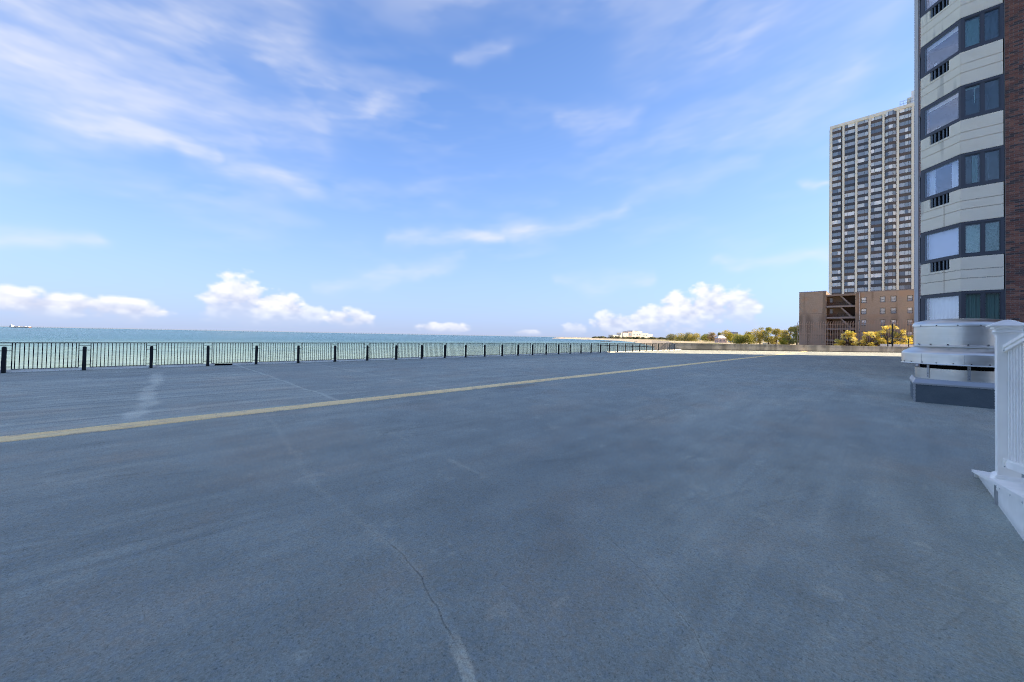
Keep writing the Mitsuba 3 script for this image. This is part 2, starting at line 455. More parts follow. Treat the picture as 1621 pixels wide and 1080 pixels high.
# far tower and old block
princ('m_beige', (.86, .78, .62), .85, .3)
princ('m_tower_brown', (.125, .100, .085), .7, .3)
princ('m_tower_dark', (.066, .066, .070), .6, .4)
for i, (c, r_) in enumerate([((.15, .185, .225), .12), ((.26, .31, .35), .15), ((.40, .44, .47), .2), ((.60, .63, .62), .3), ((.86, .86, .82), .4)]):
    princ(f'm_pane{i}', c, r_, .7)
princ('m_mull', (.085, .09, .10), .5, .5)
diffuse('m_stair', .31, .235, .185)
diffuse('m_stair_dark', .055, .04, .032)
diffuse('m_stair_slab', .33, .28, .25)
princ('m_rust', (.46, .33, .24), .7, .3)
princ('m_cream', (.72, .66, .55), .8, .3)
princ('m_pink', (.52, .40, .35), .85, .3)
princ('m_roof_pale', (.60, .60, .58), .8, .3)
princ('m_roof_grey', (.33, .34, .38), .8, .3)
princ('m_hull', (.30, .17, .12), .6, .4)
princ('m_bark', (.07, .05, .035), .9, .2)
mat('m_leaf', {'type': 'principledthin', 'base_color': {'type': 'mesh_attribute', 'name': 'vertex_color'}, 'roughness': .7, 'diff_trans': .55, 'spec_trans': 0.0, 'eta': 1.3})

# ------------------------------------------------------------------ lake, land, deck
SHORE = [(25.6, 58.2), (48, 105), (105, 245), (175, 420), (262, 700), (330, 960), (395, 1250), (430, 1500), (400, 1800), (320, 2150), (330, 2600), (700, 4200), (1500, 9000)]
LAKE_Z, LAND_Z = -7.0, -0.6


def grid_sheet(x0, x1, y0, y1, z, nx, ny):
    xs, ys = np.linspace(x0, x1, nx), np.linspace(y0, y1, ny)
    v = np.array([[x, y, z] for y in ys for x in xs])
    f = [[j * nx + i, j * nx + i + 1, (j + 1) * nx + i + 1, (j + 1) * nx + i] for j in range(ny - 1) for i in range(nx - 1)]
    return v, np.array(f)


put('lake', grid_sheet(-30000, 30000, -6000, 36000, LAKE_Z, 25, 19), 'm_lake')
tag('lake', 'teal lake with small waves reaching the horizon, pale green near the deck', kind='structure')
S = np.array(SHORE, float)
poly = sg.Polygon(SHORE + [(30000, 9000), (30000, -4000), (34, -4000), (34, 45)])
pv, pf = trimesh.creation.triangulate_polygon(poly, engine='earcut')
pv = np.column_stack([pv, np.full(len(pv), LAND_Z)])
if np.cross(pv[pf[0][1]] - pv[pf[0][0]], pv[pf[0][2]] - pv[pf[0][0]])[2] < 0:
    pf = pf[:, ::-1]
put('ground', (pv, pf), 'm_land')
tag('ground', 'dry tan and olive ground along the shore behind the parapet', kind='structure')
tn = np.gradient(S, axis=0)
tn /= np.linalg.norm(tn, axis=1, keepdims=True)
outw = np.stack([-tn[:, 1], tn[:, 0]], 1) * np.minimum(6 + .022 * np.hypot(S[:, 0], S[:, 1]), 60)[:, None]
bv = np.vstack([np.column_stack([S, np.full(len(S), LAND_Z - .004)]), np.column_stack([S + outw, np.full(len(S), LAKE_Z - .6)])])
k = np.arange(len(S) - 1)
put('beach', (bv, np.stack([k, k + 1, k + 1 + len(S), k + len(S)], 1)[:, ::-1]), 'm_sand')
tag('beach', 'narrow pale sand beach sloping into the lake', kind='structure')

# deck: slab with its top at z = 0
WALL0, WALL1 = np.array([59.6, 22.7]), np.array([98.5, -4.0])        # parapet in (u, v)
dk = [(-40, 22.35), tuple(WALL0), tuple(WALL1), (98.5, -60), (-40, -60)]
put('deck', trimesh.Trimesh(*(lambda m: (np.array([W(*q) for q in m.vertices]), m.faces))(
    (lambda m: (m.apply_translation([0, 0, -1.2]), m)[1])(trimesh.creation.extrude_polygon(sg.Polygon(dk), 1.2, engine='earcut'))), process=False), 'm_deck')
tag('deck', 'wide blue grey coated rooftop deck with brush streaks, joints and cracks', kind='structure')
put('retaining_wall', DK.box(-40, 60, 21.9, 22.33, -8.5, -1.2), 'm_concrete', 'deck')


def strip_line():
    us = np.linspace(-34, 97, 160)
    vc = 9.09 + .012 * np.sin(us * .7) + .008 * np.sin(us * 2.3)
    hw = .235 + .012 * np.sin(us * 1.9 + 1)
    v = np.vstack([[W(a, b + s * h, z) for a, b, h in zip(us, vc, hw)] for s, z in ((-1, .001), (-.92, .011), (.92, .011), (1, .001))])
    n = len(us)
    i = np.arange(n - 1)
    f = np.vstack([np.stack([k * n + i, k * n + i + 1, (k + 1) * n + i + 1, (k + 1) * n + i], 1) for k in range(3)])
    return v, f


put('painted_line', strip_line(), 'm_line')
tag('painted_line', 'faded yellow painted strip running along the deck', kind='structure')

# ------------------------------------------------------------------ kerb, parapet
def kerb_piece(a, b):
    q = [W(x, y, z) for x in (a, b) for y, z in ((22.205, .001), (22.215, .03), (22.30, .098), (22.34, .098), (22.34, .001))]
    f = [[i, (i + 1) % 5, 5 + (i + 1) % 5, 5 + i] for i in range(5)]
    m = trimesh.Trimesh(np.array(q), np.array([t for c in f for t in ((c[0], c[1], c[2]), (c[0], c[2], c[3]))] + [[0, 2, 1], [0, 3, 2], [0, 4, 3], [5, 6, 7], [5, 7, 8], [5, 8, 9]]), process=False)
    m.fix_normals()
    return m


kb = [kerb_piece(-40, 2.70), kerb_piece(3.38, 60)]
put('kerb', cat(kb), 'm_kerb')
tag('kerb', 'low pale kerb under the railing at the deck edge', kind='structure')
put('drain_gap', DK.box(2.715, 3.365, 22.24, 22.32, .002, .075), 'm_black', smooth=False)
tag('drain_gap', 'dark scupper opening in the pale kerb', 'drain')

pd = WALL1 - WALL0
PL = np.linalg.norm(pd)
pd = pd / PL
PF = Frame(W(*WALL0), UX * pd[0] + VX * pd[1], -(UX * -pd[1] + VX * pd[0]) * (1 if (-pd[1]) > 0 else -1))
t = thing('parapet_wall', 'weather streaked grey concrete parapet at the far end of the deck', 'wall')
put('wall', PF.box(-.3, PL, -.30, 0, -.02, 1.02), 'm_concrete', t)
put('coping', PF.box(-.32, PL, -.34, .03, 1.02, 1.10), 'm_concrete', t)

# ------------------------------------------------------------------ railing along the lake
fence = thing('lake_railing', 'black steel railing with square posts along the lake side of the deck', 'railing')
U0, SP, FV = -3.21, 1.88, 22.10
NP = 33
ulast = U0 + SP * (NP - 1)
put('top_rail', DK.box(U0 - 2 * SP, ulast + .05, FV + .075, FV + .125, 1.045, 1.08), 'm_iron', fence)
post = cat([DK.box(-.052, .052, FV - .052, FV + .052, 0, .905), DK.box(-.040, .040, FV - .040, FV + .040, .905, .93)])
clip = cat([DK.box(-.16, -.052, FV + .02, FV + .045, z, z + .022) for z in (.19, .77)] + [DK.box(.052, .16, FV + .02, FV + .045, z, z + .022) for z in (.19, .77)])
post_ply, clip_ply = mikit.ply(post, 'm_iron'), mikit.ply(clip, 'm_iron')
bar_ply = mikit.ply(DK.box(-.011, .011, FV + .089, FV + .111, .112, 1.046), 'm_iron')
X0, X1 = .155, SP - .155
xs = [X0 + .065 + .0 + k * ((X1 - X0 - .13) / 14) for k in range(15)]
frame_ply = mikit.ply(cat([DK.box(X0 - .012, X0 + .012, FV + .088, FV + .112, .10, 1.045), DK.box(X1 - .012, X1 + .012, FV + .088, FV + .112, .10, 1.045),
                           DK.box(X0 + .012, X1 - .012, FV + .088, FV + .112, .10, .122)]), 'm_iron')
link_ply = mikit.ply(DK.box(-.143, .143, FV + .088, FV + .108, .948, .966), 'm_iron')
infill_ply = mikit.ply(cat([DK.box(x - .009, x + .009, FV + .091, FV + .109, .123, 1.046) for x in xs]), 'm_iron')
for i in range(-1, NP):
    mv = T().translate((UX * (U0 + SP * i)).tolist())
    pk = num(fence + '__post')
    scene[pk] = {**post_ply, 'to_world': mv}
    if i < 20:
        ck = num(pk + '__clip')
        scene[ck] = {**clip_ply, 'to_world': mv}
        tag(ck, kind='stuff')
        scene[num(pk + '__link_bar')] = {**link_ply, 'to_world': mv}
    if i == NP - 1:
        break
    pk = num(fence + '__panel')
    scene[pk] = {**frame_ply, 'to_world': mv}
    if i < 18:
        for x in xs:
            scene[num(pk + '__baluster')] = {**bar_ply, 'to_world': T().translate((UX * (U0 + SP * i + x)).tolist())}
    else:
        kk = num(pk + '__infill')
        scene[kk] = {**infill_ply, 'to_world': mv}
        tag(kk, kind='stuff')

# ------------------------------------------------------------------ roof exhaust
vent = thing('roof_exhaust', 'large round aluminium roof exhaust on a square coated curb beside the white post', 'vent')
CU, CV, CS = 16.59, -1.61, .96
VC = W(CU, CV)
put('curb', DK.box(CU - CS, CU + CS, CV - CS, CV + CS, -.01, .50), 'm_curb', vent)
put('corner_trim', cat([DK.box(CU - CS - .012, CU - CS + .03, CV + CS - .01, CV + CS + .012, 0, .50), DK.box(CU - CS - .012, CU - CS + .012, CV + CS - .03, CV + CS + .010, 0, .50)]), 'm_alu_flat', vent)
fl = []
for (a, b, z) in ((CS + .05, CS + .02, .50), ):
    q = [W(CU + s * r, CV + c * r, zz) for r, zz in ((CS + .022, .50), (CS + .022, .545), (CS + .014, .56), (CS - .03, .655)) for s, c in ((-1, -1), (1, -1), (1, 1), (-1, 1))]
    fa = [[4 * l + i, 4 * l + (i + 1) % 4, 4 * l + 4 + (i + 1) % 4, 4 * l + 4 + i] for l in range(3) for i in range(4)] + [[12, 13, 14, 15], [3, 2, 1, 0]]
    fl.append(trimesh.Trimesh(np.array(q), np.array([[f[0], f[1], f[2]] for f in fa] + [[f[0], f[2], f[3]] for f in fa]), process=False))
put('curb_cap', cat(fl), 'm_alu_flat', vent)
put('louver_band', lathe([(.0, .64), (.90, .64), (.905, .66), (.905, .955), (.89, .958), (.60, .960)], VC, 96), 'm_alu', vent, smooth=35)
put('intake_slot', lathe([(.80, .955), (.80, 1.10)], VC, 64), 'm_black', vent, smooth=True)
for a in np.radians([177.8, 228.1, 278, 328, 27, 77, 127]):
    c, s = math.cos(a), math.sin(a)
    F = Frame((VC[0] + .895 * c, VC[1] + .895 * s), (-s, c, 0), (c, s, 0))
    bk = put('bracket', F.box(-.03, .03, .0, .022, .68, 1.09), 'm_alu_flat', vent)
    put('screw', cat([F.box(-.009, .009, .022, .030, z, z + .018) for z in (.72, .80, .98)]), 'm_screw', bk)
put('hood', lathe([(.80, 1.075), (1.165, 1.068), (1.195, 1.075), (1.20, 1.085), (1.185, 1.11), (1.187, 1.36), (1.175, 1.405), (1.13, 1.45), (.97, 1.545), (.80, 1.58)], VC, 96), 'm_alu', vent, smooth=35)
put('windband', lathe([(.60, 1.56), (.925, 1.56), (.945, 1.585), (.945, 1.605), (.930, 1.625), (.930, 2.135), (.925, 2.14), (.5, 2.14)], VC, 96), 'm_alu', vent, smooth=35)
put('cap', lathe([(.5, 2.135), (.945, 2.135), (.957, 2.145), (.957, 2.20), (.940, 2.245), (.90, 2.285), (.70, 2.345), (.40, 2.375), (.001, 2.385)], VC, 96), 'm_alu', vent, smooth=35)
for nm, r, z, step, off in (('screw', .945, 1.64, 22, 7), ('screw', 1.19, 1.13, 15, 3), ('screw', .957, 2.165, 24, 0)):
    for k in range(int(360 / step)):
        a = math.radians(k * step + off)
        dirv = np.array([math.cos(a), math.sin(a)])
        if dirv @ (-VC[:2]) / np.linalg.norm(VC[:2]) < -.1:
            continue
        F = Frame(VC[:2] + dirv * (r - .012), (-dirv[1], dirv[0], 0), (*dirv, 0))
        put('screw', F.box(-.013, .013, 0, .02, z - .013, z + .013), 'm_screw', vent)
for a in np.radians([222, 262, 182]):
    c, s = math.cos(a), math.sin(a)
    F = Frame((VC[0] + 1.183 * c, VC[1] + 1.183 * s), (-s, c, 0), (c, s, 0))
    put('hood_seam', F.box(-.003, .003, 0, .008, 1.10, 1.37), 'm_alu_flat', vent)

# ------------------------------------------------------------------ white ramp and its handrail
RV, R0, RSL = -.80, 7.42, .145
rz = lambda u: .085 + RSL * (R0 - u)
ramp = thing('access_ramp', 'white ramp with overhanging tread board and panelled skirt', 'ramp')
RF = Frame((0, 0), UX, VX)
ue = 1.2
put('tread', cat([RF.poly([(R0, rz(R0)), (R0, rz(R0) - .03), (ue, rz(ue) - .03), (ue, rz(ue))], RV - 1.5, RV)]), 'm_white', ramp)
put('skirt', RF.poly([(R0 - .04, rz(R0) - .031), (R0 - .04, 0), (6.36, 0), (6.36, rz(6.36) - .031)], RV - .10, RV - .055), 'm_white', ramp)
put('skirt', RF.poly([(6.28, 0), (ue, 0), (ue, rz(ue) - .031), (6.28, rz(6.28) - .031)], RV - .10, RV - .050), 'm_white', ramp)
put('corner_trim', RF.poly([(6.36, .0), (6.28, .0), (6.28, rz(6.28) - .032), (6.36, rz(6.36) - .032)], RV - .085, RV - .034), 'm_alu_flat', ramp)
put('fascia', RF.poly([(6.27, rz(6.27) - .033), (6.27, rz(6.27) - .10), (ue, rz(ue) - .10), (ue, rz(ue) - .033)], RV - .05, RV - .036), 'm_white', ramp)
for uu in np.arange(6.1, ue, -.42):
    put('screw', tube(W(uu, RV - .037, rz(uu) - .067), W(uu, RV - .034, rz(uu) - .067), .008, n=8), 'm_grille', ramp)
put('end_board', DK.box(R0 - .035, R0 - .012, RV - 1.5, RV - .02, 0, rz(R0) - .031), 'm_white', ramp)
hr = thing('ramp_handrail', 'white handrail with newel post and balusters standing on the ramp', 'railing')
PU, PVc, PH = 6.575, -.955, .075
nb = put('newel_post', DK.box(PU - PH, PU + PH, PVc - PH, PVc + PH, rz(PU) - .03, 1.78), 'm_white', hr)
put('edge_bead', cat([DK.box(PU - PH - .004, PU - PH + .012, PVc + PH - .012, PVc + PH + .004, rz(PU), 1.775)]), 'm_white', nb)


def ring(c_u, c_v, levels):
    q = [W(c_u + s * r, c_v + c * r, z) for r, z in levels for s, c in ((-1, -1), (1, -1), (1, 1), (-1, 1))]
    n = len(levels)
    fa = [[4 * l + i, 4 * l + (i + 1) % 4, 4 * l + 4 + (i + 1) % 4, 4 * l + 4 + i] for l in range(n - 1) for i in range(4)] + [[4 * n - 4, 4 * n - 3, 4 * n - 2, 4 * n - 1], [3, 2, 1, 0]]
    return trimesh.Trimesh(np.array(q), np.array([[f[0], f[1], f[2]] for f in fa] + [[f[0], f[2], f[3]] for f in fa]), process=False)


put('base_trim', ring(PU, PVc, [(PH + .030, rz(PU) - .03), (PH + .030, rz(PU) + .012), (PH + .022, rz(PU) + .026), (PH + .024, rz(PU) + .036), (PH + .012, rz(PU) + .052), (PH + .004, rz(PU) + .060)]), 'm_white', nb)
put('cap', ring(PU, PVc, [(PH + .004, 1.755), (PH + .010, 1.770), (PH + .022, 1.785), (PH + .014, 1.795), (PH + .014, 1.812), (PH + .026, 1.818), (PH + .026, 1.838), (PH + .055, 1.846), (PH + .055, 1.856), (PH * .62, 1.905), (PH * .30, 1.915), (.004, 1.918)]), 'm_white', nb)
sl = lambda u, z0: z0 + RSL * (PU - PH - u)
UB = PU - PH


def srail(z0, z1, v0, v1, u_end=1.4):
    return RF.poly([(UB, z0), (UB, z1), (u_end, sl(u_end, z1)), (u_end, sl(u_end, z0))], v0, v1)


put('handrail', cat([srail(1.612, 1.645, PVc - .040, PVc + .040), srail(1.597, 1.612, PVc - .030, PVc + .030), srail(1.575, 1.597, PVc - .022, PVc + .034)]), 'm_white', hr)
put('bottom_rail', cat([srail(.355, .425, PVc - .022, PVc + .028), srail(.425, .440, PVc - .012, PVc + .018)]), 'm_white', hr)
for z0, z1 in ((1.570, 1.650), (.350, .445)):
    bk = put('rail_bracket', DK.box(UB - .022, UB + .002, PVc - .046, PVc + .046, z0, z1), 'm_white', hr)
    for sv in (-.036, .036):
        put('screw', tube(W(UB - .026, PVc + sv, z0 + .018), W(UB - .021, PVc + sv, z0 + .018), .006, n=8), 'm_grille', bk)
k = 0
for uu in np.arange(UB - .085, 1.6, -.118):
    put('baluster', RF.poly([(uu - .016, sl(uu - .016, .44)), (uu + .016, sl(uu + .016, .44)), (uu + .016, sl(uu + .016, 1.577)), (uu - .016, sl(uu - .016, 1.577))], PVc - .014, PVc + .018), 'm_white', hr)
put('newel_post', DK.box(1.26, 1.4, PVc - PH, PVc + PH, rz(1.33) - .03, 2.6), 'm_white', hr)

# ------------------------------------------------------------------ apartment building with the faceted corner
bay = thing('apartment_building', 'dark brick apartment tower with cream panel bays and bronze window frames', 'building')
B1 = W(23.18, -2.24)
CH = np.array([math.sin(math.radians(3.16)), math.cos(math.radians(3.16)), 0])
CHN = np.array([-CH[1], CH[0], 0])
FLATW, CHL = 1.075, 1.55
FF = Frame(W(23.18, -2.24 - FLATW), VX, -UX)          # flat face, s = 0 at the brick, s = FLATW at the fold
CF = Frame(B1, CH, CHN)                                # folded face, s = 0 at the fold
B2 = B1 + CH * CHL
u2, v2 = B2 @ UX, B2 @ VX
EF = Frame(B2, UX, VX)                                 # return towards the far side
SILL = [2.37 + 2.766 * k for k in range(17)]
WIN_H = 1.40
TOP = SILL[-1]
# brick wall next to the bay: backing, the bricks in view, and the rest of the wall
put('mortar_backing', DK.box(23.185, 24.2, -3.99, -3.325, 0, 15.4), 'm_mortar', bay)
wall = put('wall', cat([DK.box(23.18, 30, -56, -3.99, -1, TOP), DK.box(23.184, 24.2, -3.99, -3.325, 15.4, TOP), DK.box(29.5, 71.5, -40, -3.2, -1, TOP)]), 'm_brickwall', bay)
ch_, cw_ = .0745, .213
bp = [mikit.ply(DK.box(0, .03, -(cw_ - .012), 0, 0, ch_ - .011), f'm_brick{i}') for i in range(5)]
rest, nind = [[] for _ in range(5)], 0
for r in range(int((2.35 - .0) / ch_), int(15.3 / ch_)):
    for c in range(-1, 3):
        v1 = -3.335 - c * cw_ - (r % 2) * cw_ / 2
        v0 = v1 - (cw_ - .012)
        v1c, v0c = min(v1, -3.335), max(v0, -3.985)
        if v1c - v0c < .03:
            continue
        m = int(rng.choice(5, p=[.26, .26, .12, .18, .18]))
        du, dz = rng.uniform(-.0035, .0035), rng.uniform(-.001, .001)
        full = v1c == v1 and v0c == v0
        if full and nind < 298 and c <= 1:
            key = num(bay + '__brick')
            scene[key] = {**bp[m], 'to_world': T().translate(W(23.178 + du, v1, r * ch_ + dz).tolist())}
            nind += 1
        else:
            rest[m].append(DK.box(23.178 + du, 23.208 + du, v0c, v1c, r * ch_ + dz, r * ch_ + dz + ch_ - .011))
for m in range(5):
    if rest[m]:
        tag(put('brickwork', cat(rest[m]), f'm_brick{m}', bay), kind='stuff')
put('low_wing', DK.box(-16, -3.2, -34, -.6, -1, 7.5), 'm_pilaster', bay)
# return wall in brick with the pale pilaster
put('return_wall', DK.box(u2 + .9, 29.5, v2 - .32, v2 - .12, -1, TOP), 'm_brickwall', bay)
put('pilaster', cat([DK.box(26.55, 29.52, v2 - .3, v2 - .02, -1, TOP)]), 'm_pilaster', bay)
# storeys of the bay
NV = 6
gap = .020
for k, sill in enumerate(SILL[:NV]):
    head0 = (SILL[k - 1] + WIN_H) if k else .0
    hgt = sill - head0
    cuts = [head0, sill - hgt * .62, sill - hgt * .37, sill] if k else [0, 1.0, 1.7, sill]
    # backing behind the panels
    put('spandrel_backing', cat([FF.box(.0, FLATW, -.30, -.11, head0 + .001, sill - .001), CF.box(.0, CHL - .02, -.30, -.11, head0 + .001, sill - .001)]), 'm_mortar', bay)
    for j in range(3):
        z0, z1 = cuts[j] + gap / 2, cuts[j + 1] - gap / 2
        put('panel', FF.box(.025, FLATW - .002, -.06, 0, z0, z1), 'm_panel', bay)
        if j == 2 and k:
            zg = sill - .41
            put('panel', CF.poly([(.004, z0), (CHL, z0), (CHL, z1), (1.17, z1), (1.17, zg), (.42, zg), (.42, z1), (.004, z1)], -.06, 0), 'm_panel', bay)
        else:
            put('panel', CF.box(.004, CHL, -.06, 0, z0, z1), 'm_panel', bay)
        put('panel', EF.poly([(.0, z0), (.10, z0), (.10, z1), (.0, z1)], -.12, -.004), 'm_panel', bay)
    if k:
        g = put('vent_grille', cat([CF.box(.425, 1.165, -.09, -.07, sill - .405, sill - .004)]), 'm_black', bay)
        put('frame', cat([CF.box(.425, 1.165, -.07, -.045, sill - .405, sill - .385), CF.box(.425, .44, -.07, -.045, sill - .385, sill - .004), CF.box(1.15, 1.165, -.07, -.045, sill - .385, sill - .004)]), 'm_bronze', g)
        for s in (.52, .66, .82, .98, 1.10):
            put('bar', CF.box(s, s + .026, -.07, -.03, sill - .385, sill - .006), 'm_grille', g)
    z0, z1 = sill, sill + WIN_H
    # two-light window in the flat face
    w = put('window', cat([FF.box(.0, .09, -.12, -.005, z0, z1), FF.box(FLATW - .10, FLATW - .005, -.12, -.012, z0, z1), FF.box(.09, FLATW - .10, -.12, -.005, z0, z0 + .12), FF.box(.09, FLATW - .10, -.12, -.005, z1 - .09, z1),
                           FF.box(.485, .555, -.115, -.02, z0 + .12, z1 - .09)]), 'm_bronze', bay)
    put('sash', cat([FF.box(a, a + .028, -.10, -.03, z0 + .12, z1 - .09) for a in (.09, .457, .555, .947)] + [FF.box(a, b, -.10, -.03, zz, zz + .035) for a, b in ((.118, .457), (.583, .947)) for zz in (z0 + .12, z1 - .125)]), 'm_bronze', w)
    put('pane', FF.box(.118, .457, -.072, -.066, z0 + .155, z1 - .125), 'm_glass_clear', w)
    put('pane', FF.box(.583, .947, -.072, -.066, z0 + .155, z1 - .125), 'm_glass_clear', w)
    # picture window in the folded face
    w2 = put('window', cat([CF.box(.002, .085, -.12, -.010, z0, z1), CF.box(1.39, CHL - .003, -.12, -.010, z0, z1), CF.box(.085, 1.39, -.12, -.005, z0, z0 + .14), CF.box(.085, 1.39, -.12, -.005, z1 - .15, z1)]), 'm_bronze', bay)
    put('stop', cat([CF.box(.085, .10, -.07, -.02, z0 + .14, z1 - .15), CF.box(1.375, 1.39, -.07, -.02, z0 + .14, z1 - .15), CF.box(.10, 1.375, -.07, -.02, z0 + .14, z0 + .155), CF.box(.10, 1.375, -.07, -.02, z1 - .165, z1 - .15)]), 'm_grille', w2)
    put('pane', CF.box(.10, 1.375, -.055, -.049, z0 + .155, z1 - .165), 'm_glass', w2)
    # narrow window on the return
    w3 = put('window', cat([EF.box(.002, .06, -.12, -.012, z0, z1), EF.box(.80, .90, -.12, -.012, z0, z1), EF.box(.06, .80, -.12, -.012, z0, z0 + .1), EF.box(.06, .80, -.12, -.012, z1 - .1, z1)]), 'm_bronze', bay)
    put('pane', EF.box(.06, .80, -.08, -.074, z0 + .1, z1 - .1), 'm_glass', w3)
    put('brick_infill', EF.box(.10, .90, -.12, -.002, head0, sill), 'm_brickwall', bay)

    def drape(F, s0, s1, o, za, zb, m, parent, waves, amp=.02, name='curtain'):
        n = max(8, int(waves * 8))
        ss = np.linspace(s0, s1, n)
        oo = o + amp * np.sin(np.linspace(0, waves * 2 * np.pi, n))
        v = np.vstack([[F.p(a, b, za) for a, b in zip(ss, oo)], [F.p(a, b, zb) for a, b in zip(ss, oo)]])
        i = np.arange(n - 1)
        put(name, (v, np.stack([i, i + 1, i + 1 + n, i + n], 1)), m, parent, smooth=True)

    def slats(F, s0, s1, o, za, zb, m, parent, step=.05):
        put('blind', cat([F.box(s0, s1, o - .02, o + .012, z, z + step * .78) for z in np.arange(za, zb - step, step)]), m, parent)
    zi0, zi1 = z0 + .12, z1 - .10
    if k == 0:
        drape(CF, .09, 1.40, -.22, zi0, zi1, 'm_blind_white', w2, 9, .012)
        drape(FF, .10, .48, -.22, zi0, zi1, 'm_drape_teal', w, 3.2, .03)
        drape(FF, .56, .97, -.22, zi0, zi1, 'm_drape_teal', w, 3.6, .03)
    elif k == 1:
        drape(CF, .09, 1.40, -.20, zi0, zi1, 'm_blind_grey', w2, 1, .002)
        slats(FF, .10, .48, -.20, zi0, zi1, 'm_drape_teal', w)
        slats(FF, .56, .97, -.20, zi0, zi1, 'm_blind_white', w)
    elif k == 2:
        drape(CF, .09, .52, -.22, zi0, zi1, 'm_drape_white', w2, 4, .03)
        drape(CF, 1.14, 1.40, -.22, zi0, zi1, 'm_drape_white', w2, 3, .03)
        drape(FF, .62, .76, -.25, zi0, zi1, 'm_drape_teal', w, 2, .02)
    elif k == 3:
        drape(CF, .09, 1.40, -.18, zi1 - .17, zi1, 'm_blind_white', w2, 1, .003, 'blind')
        drape(CF, 1.22, 1.38, -.5, zi0, zi0 + .32, 'm_drape_white', w2, 1, .01)
        put('cord', FF.box(.70, .715, -.16, -.15, zi0 + .5, zi1), 'm_blind_white', w)
        put('blind', FF.box(.58, .95, -.19, -.15, zi1 - .08, zi1), 'm_drape_teal', w)
    elif k == 4:
        drape(CF, .09, 1.40, -.18, zi1 - .19, zi1, 'm_blind_white', w2, 1, .003, 'blind')
        drape(CF, 1.26, 1.38, -.4, zi0, zi0 + .4, 'm_drape_white', w2, 1, .01)
        drape(FF, .10, .48, -.35, zi0, zi1, 'm_room', w, 2, .02)
        slats(FF, .56, .97, -.20, zi0, zi1, 'm_drape_teal', w, .035)
    else:
        drape(CF, .09, 1.40, -.22, zi0, zi1, 'm_blind_grey', w2, 2, .01)
        slats(FF, .56, .97, -.20, zi0, zi1, 'm_blind_white', w)
# rooms behind: floors, back wall, party wall
rm = [DK.box(a, b, -3.30, c, s - .75, s - .45) for s in SILL[:NV + 1] for a, b, c in ((23.5, 24.5, -2.45), (24.502, 26.2, v2 - .35))]
put('room_floor', cat(rm), 'm_room', bay)
put('room_wall', cat([DK.box(26.2, 26.4, -3.32, v2 - .35, 0, SILL[NV]), DK.box(23.45, 26.2, -3.32, -3.305, 0, SILL[NV])]), 'm_room', bay)
# upper storeys above the picture
ups = []
for k in range(NV, 16):
    s0, h0 = SILL[k], SILL[k - 1] + WIN_H
    ups += [FF.box(0, FLATW, -.6, 0, h0, s0), CF.box(0, CHL, -.6, 0, h0, s0)]
tag(put('upper_spandrel', cat(ups), 'm_panel', bay), kind='stuff')
ups = [FF.box(0, FLATW, -.6, -.05, SILL[k], SILL[k] + WIN_H) for k in range(NV, 16)] + [CF.box(0, CHL, -.6, -.05, SILL[k], SILL[k] + WIN_H) for k in range(NV, 16)] + [DK.box(u2, u2 + .95, -3.2, v2 - .15, SILL[NV - 1] + WIN_H, TOP)]
tag(put('upper_glazing', cat(ups), 'm_tower_dark', bay), kind='stuff')

# ------------------------------------------------------------------ tall tower far behind
tower = thing('residential_tower', 'tall residential tower with cream piers and dark window bands', 'building')
TU, TV0, BW, NB_, TTOP, ST = 214.4, 16.45, 4.1, 9, 96.9, 2.734
SO = .38
TF = Frame(W(TU, TV0), -VX, -UX)
put('body', DK.box(TU + .3, TU + 22, TV0 - BW * NB_, TV0 - .02, LAND_Z, TTOP - .5), 'm_tower_dark', tower)
for b in range(NB_ + 1):
    s = b * BW + (.42 if b == 0 else SO)
    put('pier', TF.box(s - .36, s + .36, -.3, .38, LAND_Z, TTOP - 1.2), 'm_beige', tower)
put('pier', DK.box(TU + .35, TU + 1.0, TV0 - .02, TV0 + .25, LAND_Z, TTOP - 1.2), 'm_beige', tower)
put('cornice', TF.box(-.02, NB_ * BW + .8, -.3, .45, TTOP - 1.2, TTOP), 'm_beige', tower)
ph = put('penthouse', TF.box(5.75 * BW, NB_ * BW - 1, -12, -2.0, TTOP - .5, TTOP + 3.6), 'm_beige', tower)
put('flue', TF.box(6.02 * BW, 6.02 * BW + .8, -2.0, -.9, TTOP, TTOP + 5.4), 'm_blind_white', ph)
put('roof_rail', cat([tube(TF.p(5.25 * BW + i * 1.0, -.9, TTOP), TF.p(5.25 * BW + i * 1.0, -.9, TTOP + 2.4), .06, n=4) for i in range(8)] + [tube(TF.p(5.25 * BW, -.9, TTOP + z), TF.p(5.25 * BW + 7, -.9, TTOP + z), .06, n=4) for z in (1.3, 2.4)]), 'm_roof_grey', tower)
prng = np.random.default_rng(5)
LAY = {0: [(.45, 2.3), (2.35, 3.3)], 1: [(.45, 1.35), (1.45, 3.6)], 2: [(.45, 2.55), (2.65, 3.6)], 3: [(.45, 1.35), (1.45, 3.6)], 5: [(.45, 1.95), (2.05, 2.85), (2.95, 3.6)]}
NR = 27
